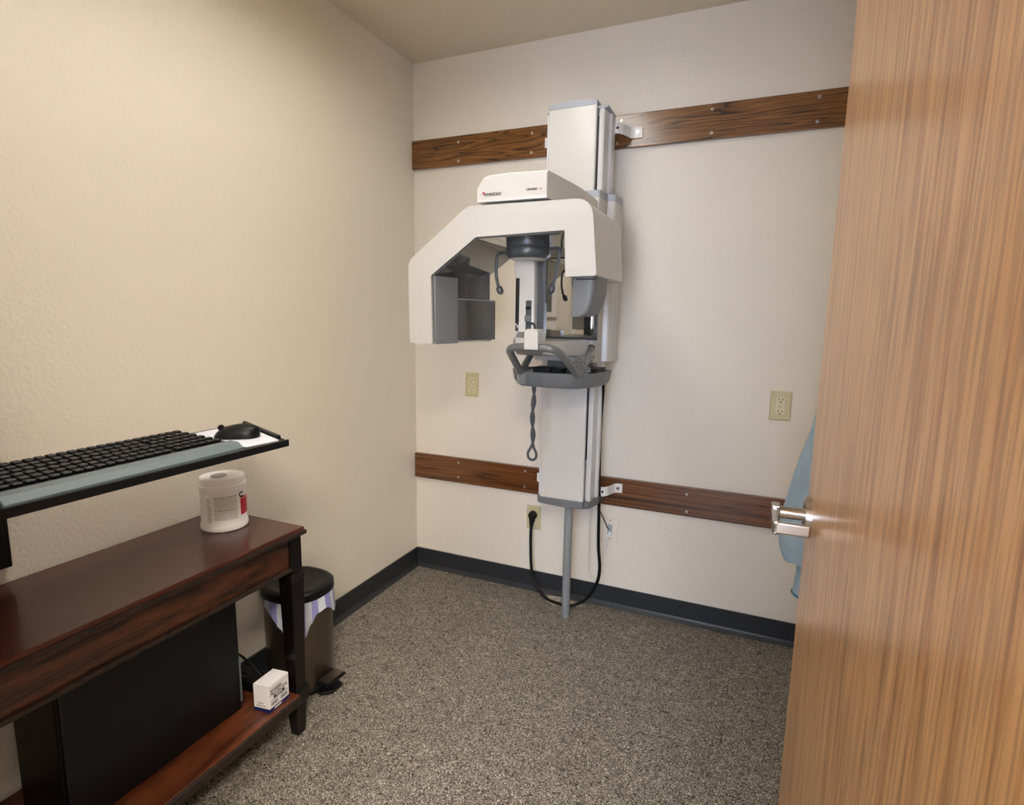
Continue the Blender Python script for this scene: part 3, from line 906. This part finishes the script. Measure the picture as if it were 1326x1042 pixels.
obj('stretcher', bx(0.06, 0.31, -1.197, -1.165, 0.118, 0.152, b=0.003), M['legblack'], tb)

# --- wipes canister on the table
WX, WY = 0.152, -1.250
cn = thing('wipes_canister', (WX, WY, 0.665), 'white round plastic tub of cleaning wipes with a red label panel, on the table', 'canister')
bm = new()
lathe(bm, [(0.059, 0.665), (0.0625, 0.668), (0.0635, 0.673), (0.0625, 0.683), (0.0605, 0.686), (0.0605, 0.775), (0.0615, 0.779)], WX, WY, 48)
obj('body', bm, M['paper'], cn, smooth=True)
bm = new()
lathe(bm, [(0.0605, 0.779), (0.0625, 0.781), (0.0625, 0.796), (0.0600, 0.799), (0.0600, 0.812), (0.0585, 0.817), (0.054, 0.818), (0.053, 0.816)], WX, WY, 48)
ld = obj('lid', bm, M['paper'], cn, smooth=True)
bm = new()
lathe(bm, [(0.022, 0.816), (0.021, 0.8185), (0.010, 0.8185)], WX - 0.006, WY - 0.006, 24)
obj('flap', bm, M['capgrey'], ld, smooth=True)
def curved_patch(a0, a1, z0, z1, r=0.0609, n=8):
    bm = new()
    for k in range(n):
        q = [a0 + (a1 - a0) * k / n, a0 + (a1 - a0) * (k + 1) / n]
        vs_ = [bm.verts.new((WX + r * math.cos(a), WY + r * math.sin(a), z)) for a, z in ((q[0], z0), (q[1], z0), (q[1], z1), (q[0], z1))]
        bm.faces.new(vs_)
    return bm
D = math.radians
obj('label_panel', curved_patch(D(6), D(48), 0.705, 0.758), M['red'], cn, label='red label panel')
obj('label_panel', curved_patch(D(6), D(48), 0.7535, 0.7545, 0.0611), M['paper'], cn)
rr = random.Random(3)
bm = new()
def quad_line(bm, a0, a1, z0, z1, r=0.0610):
    n = max(1, int((a1 - a0) / 0.12))
    for k in range(n):
        q0, q1 = a0 + (a1 - a0) * k / n, a0 + (a1 - a0) * (k + 1) / n
        bm.faces.new([bm.verts.new((WX + r * math.cos(a), WY + r * math.sin(a), z)) for a, z in ((q0, z0), (q1, z0), (q1, z1), (q0, z1))])
for k in range(16):
    z = 0.7655 - k * 0.0043
    a = D(-62)
    while a < D(-4):
        w = D(rr.uniform(2, 6))
        e = min(a + w, D(-4))
        quad_line(bm, a, e, z, z + (0.0016 if k not in (0, 9) else 0.0025))
        a = e + D(1.4)
for k in range(16):
    z = 0.762 - k * 0.0045
    quad_line(bm, D(-82), D(-82 + rr.uniform(6, 14)), z, z + 0.0013)
obj('fine_print', bm, M['greyink'], cn)
def curved_text(name, s, size, ang, z, m, parent, r=0.0611):
    return text(name, s, size, (WX + r * math.cos(ang), WY + r * math.sin(ang), z), (-math.sin(ang), math.cos(ang), 0), (0, 0, 1), m, parent, depth=0.0001, offset=0.0004 if size < 0.02 else 0.0010)
curved_text('lettering', 'C', 0.021, D(1), 0.7590, M['ink'], cn, 0.0620)

# --- tower computer on the low shelf
pc = thing('computer_tower', (0.17, -1.55, 0.155), 'black desktop computer tower standing on the low shelf of the table', 'computer')
obj('case', bx(0.075, 0.245, -1.76, -1.318, 0.157, 0.525, b=0.004), M['black'], pc)
obj('front_panel', bx(0.245, 0.262, -1.76, -1.318, 0.157, 0.525, b=0.005), M['black'], pc)
obj('trim_strip', bx(0.2600, 0.2635, -1.3225, -1.3175, 0.18, 0.32), M['kbgrey'], pc)
for k in range(2):
    obj('foot', bx(0.09, 0.25, -1.74 + k * 0.36, -1.70 + k * 0.36, 0.155, 0.158), M['rubber'], pc)
# black power brick with its lead behind the box
pb = thing('power_brick', (0.17, -1.245, 0.155), 'small black power adapter lying on the low shelf behind the white box', 'adapter')
obj('case', bx(0.185, 0.255, -1.262, -1.222, 0.155, 0.190, b=0.006), M['black'], pb, smooth=True)
obj('lead', tube(new(), catmull([(0.185, -1.242, 0.175), (0.15, -1.243, 0.20), (0.16, -1.245, 0.255), (0.215, -1.242, 0.235), (0.25, -1.240, 0.205), (0.254, -1.242, 0.18)], 6), 0.0035, 8), M['rubber'], pb, smooth=True)

# --- small carton (world corner box, slightly turned)
bxo = thing('carton', (0.3225, -1.2675, 0.155), 'small white carton printed BARRIER PROTECTOR with a navy bottom band, on the low shelf', 'box')
P0 = Vector((0.297, -1.308, 0)); P1 = Vector((0.349, -1.301, 0)); P2 = Vector((0.349 - 0.003, -1.226, 0)); P3 = P0 + (P2 - P1)
def cart(z0, z1, g=0.0):
    return loft(new(), [[(p.x, p.y, z0) for p in (P0, P1, P2, P3)], [(p.x, p.y, z1) for p in (P0, P1, P2, P3)]])
obj('carton_body', cart(0.166, 0.237), M['paper'], bxo)
obj('bottom_band', cart(0.155, 0.166), M['navy'], bxo)
ux = (P2 - P1).normalized(); uz = Vector((0, 0, 1)); nn = ux.cross(uz) * 0.0006
def on_side(u, z): return P1 + ux * u + Vector((0, 0, z)) + nn
text('lettering', 'BARRIER', 0.0125, on_side(0.004, 0.2140), ux, uz, M['ink'], bxo, depth=0.0001, sx=0.9, offset=0.0002)
text('lettering', 'PROTECTOR', 0.0125, on_side(0.004, 0.2035), ux, uz, M['ink'], bxo, depth=0.0001, sx=0.9, offset=0.0002)
bm = new()
def sq_side(bm, u0, u1, z0, z1, lift=1.0):
    bm.faces.new([bm.verts.new(on_side(u, z) + nn * (lift - 1)) for u, z in ((u0, z0), (u1, z0), (u1, z1), (u0, z1))])
sq_side(bm, 0.016, 0.058, 0.1910, 0.2015)
obj('black_label', bm, M['ink'], bxo)
bm = new(); sq_side(bm, 0.024, 0.050, 0.1950, 0.1990, 1.4)
for (u, z) in ((0.006, 0.189), (0.006, 0.186), (0.044, 0.1885), (0.044, 0.1855)):
    pass
obj('white_panel', bm, M['paper'], bxo)
bm = new()
for (u0, z) in ((0.006, 0.1885), (0.006, 0.1865), (0.042, 0.1895), (0.042, 0.1875)):
    u = u0
    while u < u0 + 0.028:
        w = rr.uniform(0.002, 0.005); sq_side(bm, u, min(u + w, u0 + 0.028), z, z + 0.0010); u += w + 0.0008
for u0 in (0.006, 0.042):
    u = u0
    while u < u0 + 0.026:
        w = rr.uniform(0.0004, 0.0013); sq_side(bm, u, u + w, 0.1720, 0.1830); u += w + rr.uniform(0.0004, 0.001)
sq_side(bm, 0.001, 0.074, 0.2262, 0.2268)
obj('barcode', bm, M['ink'], bxo)
bm = new()
vx = (P1 - P0).normalized(); mm_ = Vector((0.0, -0.0006, 0))
def on_front(u, z): return P0 + vx * u + Vector((0, 0, z)) + mm_
u = 0.009
while u < 0.041:
    w = rr.uniform(0.001, 0.004); bm.faces.new([bm.verts.new(on_front(a, b_)) for a, b_ in ((u, 0.172), (u + w, 0.172), (u + w, 0.1745), (u, 0.1745))]); u += w + 0.0008
for u in (0.013, 0.020, 0.027):
    bm.faces.new([bm.verts.new(on_front(a, b_)) for a, b_ in ((u, 0.179), (u + 0.004, 0.179), (u + 0.004, 0.183), (u, 0.183))])
obj('fine_print', bm, M['greyink'], bxo)
bm = new(); sq_side(bm, 0.018, 0.045, 0.1580, 0.1625)
obj('white_mark', bm, M['paper'], bxo)

# ================================================================== PEDAL BIN
BX_, BY_ = 0.140, -0.975
pbn = thing('pedal_bin', (BX_, BY_, 0), 'brushed steel pedal bin with a black lid, behind the console table leg', 'trash bin')
def oval(sx, sy, n=56, cx=BX_, cy=BY_):
    pts = []
    for k in range(n):
        a = 2 * PI * k / n
        c, s = math.cos(a), math.sin(a)
        e = 0.85
        x = sx * math.copysign(abs(c) ** e, c)
        if c < 0: x *= 0.86
        pts.append((cx + x, cy + sy * math.copysign(abs(s) ** e, s)))
    return pts
def ov(sx, sy, z): return [(a, b_, z) for a, b_ in oval(sx, sy)]
bm = new(); loft(bm, [ov(0.110, 0.097, 0.014), ov(0.114, 0.101, 0.03), ov(0.119, 0.104, 0.345)])
obj('shell', bm, M['steel'], pbn, smooth=True)
bm = new(); loft(bm, [ov(0.116, 0.103, 0.0), ov(0.117, 0.104, 0.012), ov(0.112, 0.099, 0.018)])
obj('base_ring', bm, M['black'], pbn, smooth=True)
bm = new()
loft(bm, [ov(0.123, 0.109, 0.340), ov(0.125, 0.111, 0.344), ov(0.124, 0.110, 0.366), ov(0.117, 0.103, 0.372), ov(0.104, 0.091, 0.3735), ov(0.100, 0.087, 0.3715), ov(0.04, 0.035, 0.3725)])
box(bm, 0.004, 0.05, BY_ - 0.045, BY_ + 0.045, 0.338, 0.368, b=0.006)
lid = obj('lid', bm, M['black'], pbn, smooth=True)
bm = new()
prism(bm, [(0.245, BY_ - 0.040), (0.300, BY_ - 0.044), (0.308, BY_ + 0.040), (0.245, BY_ + 0.038)], 'xy', 0.036, 0.048, b=0.003, seg=2)
pd = obj('pedal', bm, M['black'], pbn)
obj('pedal_plate', prism(new(), [(0.262, BY_ - 0.036), (0.299, BY_ - 0.040), (0.304, BY_ + 0.036), (0.262, BY_ + 0.034)], 'xy', 0.048, 0.0505), M['steel'], pd)
bm = new()
prism(bm, [(0.235, BY_ - 0.040), (0.275, BY_ - 0.046), (0.305, BY_ - 0.02), (0.305, BY_ + 0.030), (0.240, BY_ + 0.045)], 'xy', 0.0, 0.012, b=0.003, seg=2)
obj('pedal_foot', bm, M['black'], pbn)
# liner skirt
def hem(a):
    # a: angle in degrees measured as the oval parameter
    keys = [(-180, .315), (-135, .322), (-112, .318), (-95, .295), (-80, .250), (-68, .213), (-52, .198), (-38, .215), (-26, .262), (-14, .292), (0, .298), (10, .285), (20, .262), (34, .262), (60, .300), (180, .315)]
    for (a0, z0), (a1, z1) in zip(keys, keys[1:]):
        if a0 <= a <= a1:
            u = (a - a0) / (a1 - a0); u = u * u * (3 - 2 * u)
            return z0 + (z1 - z0) * u
    return .31
bm = new()
N = 120; rows = 10
base = oval(0.1225, 0.1075, N)
grid = []
for k in range(N):
    a = 360 * k / N
    if a > 180: a -= 360
    x, y = base[k]
    hz = hem(a)
    col = []
    for j in range(rows + 1):
        v = j / rows
        z = 0.343 + (hz - 0.343) * v
        fl = 1 + 0.012 * math.sin(k * 0.9 + 2.0 * v) * v + 0.012 * v * (1 if hz > 0.28 else 0.2)
        if -25 < a < 60: fl += 0.045 * v * math.sin((a + 25) / 85 * PI)
        if a < -140: fl += 0.03 * v
        col.append(bm.verts.new((max(0.003, BX_ + (x - BX_) * fl), BY_ + (y - BY_) * fl, z)))
    grid.append(col)
for k in range(N):
    for j in range(rows):
        f = bm.faces.new((grid[k][j], grid[(k + 1) % N][j], grid[(k + 1) % N][j + 1], grid[k][j + 1]))
        f.material_index = 0 if (k // 4) % 2 == 0 else 1
bl = obj('bin_liner', bm, [M['bagblue'], M['bagwhite']], None, smooth=True)
tag(bl, 'lavender and white striped bin liner folded out over the rim of the steel bin', 'bag')

# ================================================================== KEYBOARD TRAY
kt = thing('keyboard_tray', (0.3, -1.72, 0.94), 'thin black wall mounted keyboard tray above the console table', 'keyboard tray')
bm = prism(new(), round_poly([(0.195, -2.0), (0.470, -2.0), (0.486, -1.330), (0.475, -1.318), (0.205, -1.205), (0.195, -1.215)], [.01, .01, .006, .006, .006, .006], 3), 'xy', 0.957, 0.967)
obj('platform', bm, M['black'], kt)
obj('front_lip', prism(new(), [(0.470, -2.0), (0.478, -2.0), (0.4895, -1.325), (0.483, -1.320)], 'xy', 0.955, 0.971), M['black'], kt)
bm = prism(new(), [(0.215, -1.2125), (0.448, -1.3108), (0.444, -1.319), (0.212, -1.221)], 'xy', 0.967, 0.9755)
obj('side_lip', bm, M['black'], kt)
bm = new()
box(bm, 0.0, 0.02, -1.80, -1.70, 0.70, 1.25, b=0.003)
box(bm, 0.02, 0.25, -1.775, -1.725, 0.925, 0.955, b=0.004)
box(bm, 0.20, 0.32, -1.81, -1.69, 0.945, 0.957, b=0.002)
obj('wall_arm', bm, M['black'], kt)
md = obj('mouse_pad', prism(new(), [(0.215, -1.455), (0.455, -1.422), (0.4675, -1.336), (0.440, -1.323), (0.215, -1.232)], 'xy', 0.9675, 0.9695), M['pad'], None)
tag(md, 'pale grey mouse pad on the black keyboard tray, under the mouse', 'mouse pad')
# keyboard
kb = thing('keyboard', (0.34, -1.66, 0.967), 'black keyboard with a slate grey front edge, lying on the keyboard tray', 'keyboard')
KY1, KY0 = -1.442, -1.90
obj('case', prism(new(), [(0.245, 0.967), (0.448, 0.967), (0.448, 0.978), (0.415, 0.982), (0.245, 0.990)], 'xz', KY0, KY1, b=0.001, seg=1), M['black'], kb)
obj('wrist_edge', prism(new(), [(0.448, 0.968), (0.470, 0.968), (0.470, 0.974), (0.455, 0.985), (0.430, 0.987), (0.430, 0.980)], 'xz', KY0, KY1, b=0.0015, seg=1), M['kbgrey'], kb)
kme = mesh_of(bx(-0.0078, 0.0078, -0.0080, 0.0080, 0, 0.006, b=0.0018, seg=1), 'key')
kme.materials.append(M['black'])
for r_ in range(6):
    for c_ in range(22):
        o = bpy.data.objects.new('key', kme); COL.objects.link(o)
        x = 0.262 + r_ * 0.0285 * 0.95
        o.parent = kb
        o.location = Vector((x, KY1 - 0.014 - c_ * 0.0192 - (0.004 * (r_ % 3) if c_ > 5 else 0), 0.990 - (x - 0.245) * 0.047)) - kb.location
# mouse
ms = thing('mouse', (0.33, -1.372, 0.9695), 'black computer mouse resting on the pale mouse pad', 'mouse')
bm = new()
MC = Vector((0.352, -1.360, 0.9695)); md_ = Vector((-0.82, -0.57, 0)).normalized(); sd = Vector((-md_.y, md_.x, 0))
secs = []
L_ = 0.108
for k in range(15):
    u = k / 14
    s = (u - 0.5) * L_
    w = 0.031 * math.sqrt(max(0.02, 1 - (2 * u - 1) ** 4)) * (1 - 0.12 * u)
    h = 0.034 * math.sqrt(max(0.02, 1 - (2 * abs(u - 0.42) / 1.16) ** 2.2)) * (1.0 if u < 0.45 else 1 - 0.30 * (u - 0.45))
    ring = []
    for j in range(16):
        a = PI * j / 15
        p = MC + md_ * s + sd * (w * math.cos(a)) + Vector((0, 0, 0.001 + h * math.sin(a) ** 0.8))
        ring.append(p)
    secs.append(ring)
loft(bm, secs)
obj('shell', bm, M['black'], ms, smooth=True)
bm = new()
q = MC + md_ * 0.036 + Vector((0, 0, 0.026))
tube(bm, [q - sd * 0.0035, q + sd * 0.0035], 0.0075, 14)
obj('scroll_wheel', bm, M['rubber'], ms, smooth=True)

# ================================================================== DOOR, LEVER, COAT
dr = bpy.data.objects.new('door_1', None); COL.objects.link(dr)
dr['kind'] = 'structure'
E0 = Vector((1.650, -1.240)); E1 = Vector((1.655, -2.150))
dd = (E1 - E0).normalized(); dn = Vector((-dd.y, dd.x)) * 1.0     # along the door, normal
if dn.x < 0: dn = -dn
def dpt(s, t, z): v = E0 + dd * s + dn * t; return (v.x, v.y, z)
W_ = (E1 - E0).length
def dbox(bm, s0, s1, t0, t1, z0, z1, b=0.0):
    lo = [dpt(s0, t0, z0), dpt(s1, t0, z0), dpt(s1, t1, z0), dpt(s0, t1, z0)]
    hi = [dpt(s0, t0, z1), dpt(s1, t0, z1), dpt(s1, t1, z1), dpt(s0, t1, z1)]
    f0 = len(bm.faces)
    A = [bm.verts.new(p) for p in lo]; B = [bm.verts.new(p) for p in hi]
    fs = [bm.faces.new(A[::-1]), bm.faces.new(B)] + [bm.faces.new((A[i], A[(i + 1) % 4], B[(i + 1) % 4], B[i])) for i in range(4)]
    if b > 0: bev_all(bm, list({e for f in fs for e in f.edges}), b, 2)
    return bm
obj('door_slab', dbox(new(), 0, W_, 0, 0.044, 0.012, 2.035, b=0.0015), M['doorwood'], dr)
# lever handle
sL, zL = 0.060, 0.950
def dcyl(bm, s, z, t0, t1, r, n=24):
    A = [bm.verts.new(dpt(s + r * math.cos(2 * PI * k / n), t0, z + r * math.sin(2 * PI * k / n))) for k in range(n)]
    B = [bm.verts.new(dpt(s + r * math.cos(2 * PI * k / n), t1, z + r * math.sin(2 * PI * k / n))) for k in range(n)]
    bm.faces.new(A); bm.faces.new(B[::-1])
    for k in range(n): bm.faces.new((A[k], A[(k + 1) % n], B[(k + 1) % n], B[k]))
    return bm
lv = obj('door_handle', dcyl(new(), sL, zL, 0.0, -0.010, 0.032), M['nickel'], dr, smooth=True)
obj('spindle', dcyl(new(), sL, zL, -0.010, -0.052, 0.0105), M['nickel'], lv, smooth=True)
bm = new()
dbox(bm, sL - 0.012, sL + 0.014, -0.062, -0.048, zL - 0.016, zL + 0.014, b=0.002)
dbox(bm, sL - 0.005, sL + 0.085, -0.062, -0.052, zL - 0.014, zL + 0.010, b=0.003)
dbox(bm, sL + 0.075, sL + 0.085, -0.062, -0.006, zL - 0.012, zL + 0.008, b=0.003)
obj('lever', bm, M['nickel'], lv)
obj('hinge', dbox(new(), W_ - 0.004, W_ + 0.006, 0.0, 0.044, 1.75, 1.85), M['nickel'], dr)
obj('hinge', dbox(new(), W_ - 0.004, W_ + 0.006, 0.0, 0.044, 0.2, 0.30), M['nickel'], dr)
# door frame in the front wall
bm = new()
for (a, b_, c, d) in ((0.90, 0.935, 0.0, 2.09), (1.70, 1.735, 0.0, 2.09), (0.90, 1.735, 2.055, 2.09)):
    box(bm, a, b_, YN2 - 0.012, YN + 0.012, c, d)
struct('trim_1', bm, M['doorwood'])

# pale blue jacket on a wall hook beyond the door
ct = thing('blue_jacket', (1.77, -0.75, 1.40), 'pale blue cotton jacket hanging behind the open door beside the lever', 'jacket')
def jacket_body():
    bm = new()
    secs = []
    # (z, left x) profile of the hanging folds; the right side lies on the wall
    prof = [(1.42, 1.790), (1.36, 1.765), (1.25, 1.735), (1.10, 1.708), (0.98, 1.686), (0.916, 1.669), (0.873, 1.659), (0.807, 1.646), (0.752, 1.636), (0.72, 1.634), (0.697, 1.637), (0.678, 1.645)]
    n = 40
    for z, xl in prof:
        ring = []
        for k in range(n):
            a = 2 * PI * k / n
            c, s = math.cos(a), math.sin(a)
            hw = (1.845 - xl) / 2; cx_ = (1.845 + xl) / 2
            rip = 1 + (0.055 * math.sin(6 * a + z * 4) + 0.03 * math.sin(11 * a - z * 9)) * min(1, (1.42 - z) * 3)
            x = min(1.847, cx_ + hw * c * (rip if c > -0.6 else 1.0))
            y = -0.75 + (0.05 + 0.11 * min(1, (1.42 - z) / 0.5)) * s * rip
            ring.append((x, y, z + 0.012 * math.sin(5 * a)))
        secs.append(ring)
    return loft(bm, secs)
obj('body', jacket_body(), M['blue'], ct, smooth=True)
def flap(xl, xr, yc, z0, z1, dep, lean=0.0):
    bm = new(); secs = []
    n = 28
    for i in range(10):
        u = i / 9; z = z1 + (z0 - z1) * u
        ring = []
        for k in range(n):
            a = 2 * PI * k / n
            rip = 1 + 0.07 * math.sin(5 * a + 3 * u)
            hw = (xr - xl) / 2 * (0.75 + 0.25 * u)
            ring.append(((xl + xr) / 2 + lean * (u - 1) + hw * math.cos(a) * rip, yc + dep * math.sin(a) * rip, z - 0.012 * u * math.cos(a)))
        secs.append(ring)
    return loft(bm, secs)
f1 = obj('sleeve', flap(1.676, 1.760, -0.80, 0.570, 0.80, 0.045, 0.0), M['blue'], ct, smooth=True)
f2 = obj('front_panel', flap(1.652, 1.72, -0.72, 0.664, 0.79, 0.05, 0.0), M['blue'], ct, smooth=True)
def stitch(xl, xr, yc, z, dep, r=0.0022):
    n = 40
    return tube(new(), [((xl + xr) / 2 + (xr - xl) / 2 * math.cos(2 * PI * k / n) * (1.02 + 0.07 * math.sin(5 * 2 * PI * k / n + 3)), yc + dep * math.sin(2 * PI * k / n) * (1.02 + 0.07 * math.sin(5 * 2 * PI * k / n + 3)), z - 0.012 * math.cos(2 * PI * k / n)) for k in range(n)], r, 6, closed=True)
obj('stitching', stitch(1.676, 1.760, -0.80, 0.577, 0.045), M['bluedark'], f1)
obj('stitching', stitch(1.652, 1.72, -0.72, 0.671, 0.05), M['bluedark'], f2)
hk = obj('wall_hook', bx(1.80, 1.85, -0.765, -0.735, 1.415, 1.44, b=0.004), M['nickel'], None)
tag(hk, 'satin metal coat hook on the right wall above the blue jacket', 'hook')
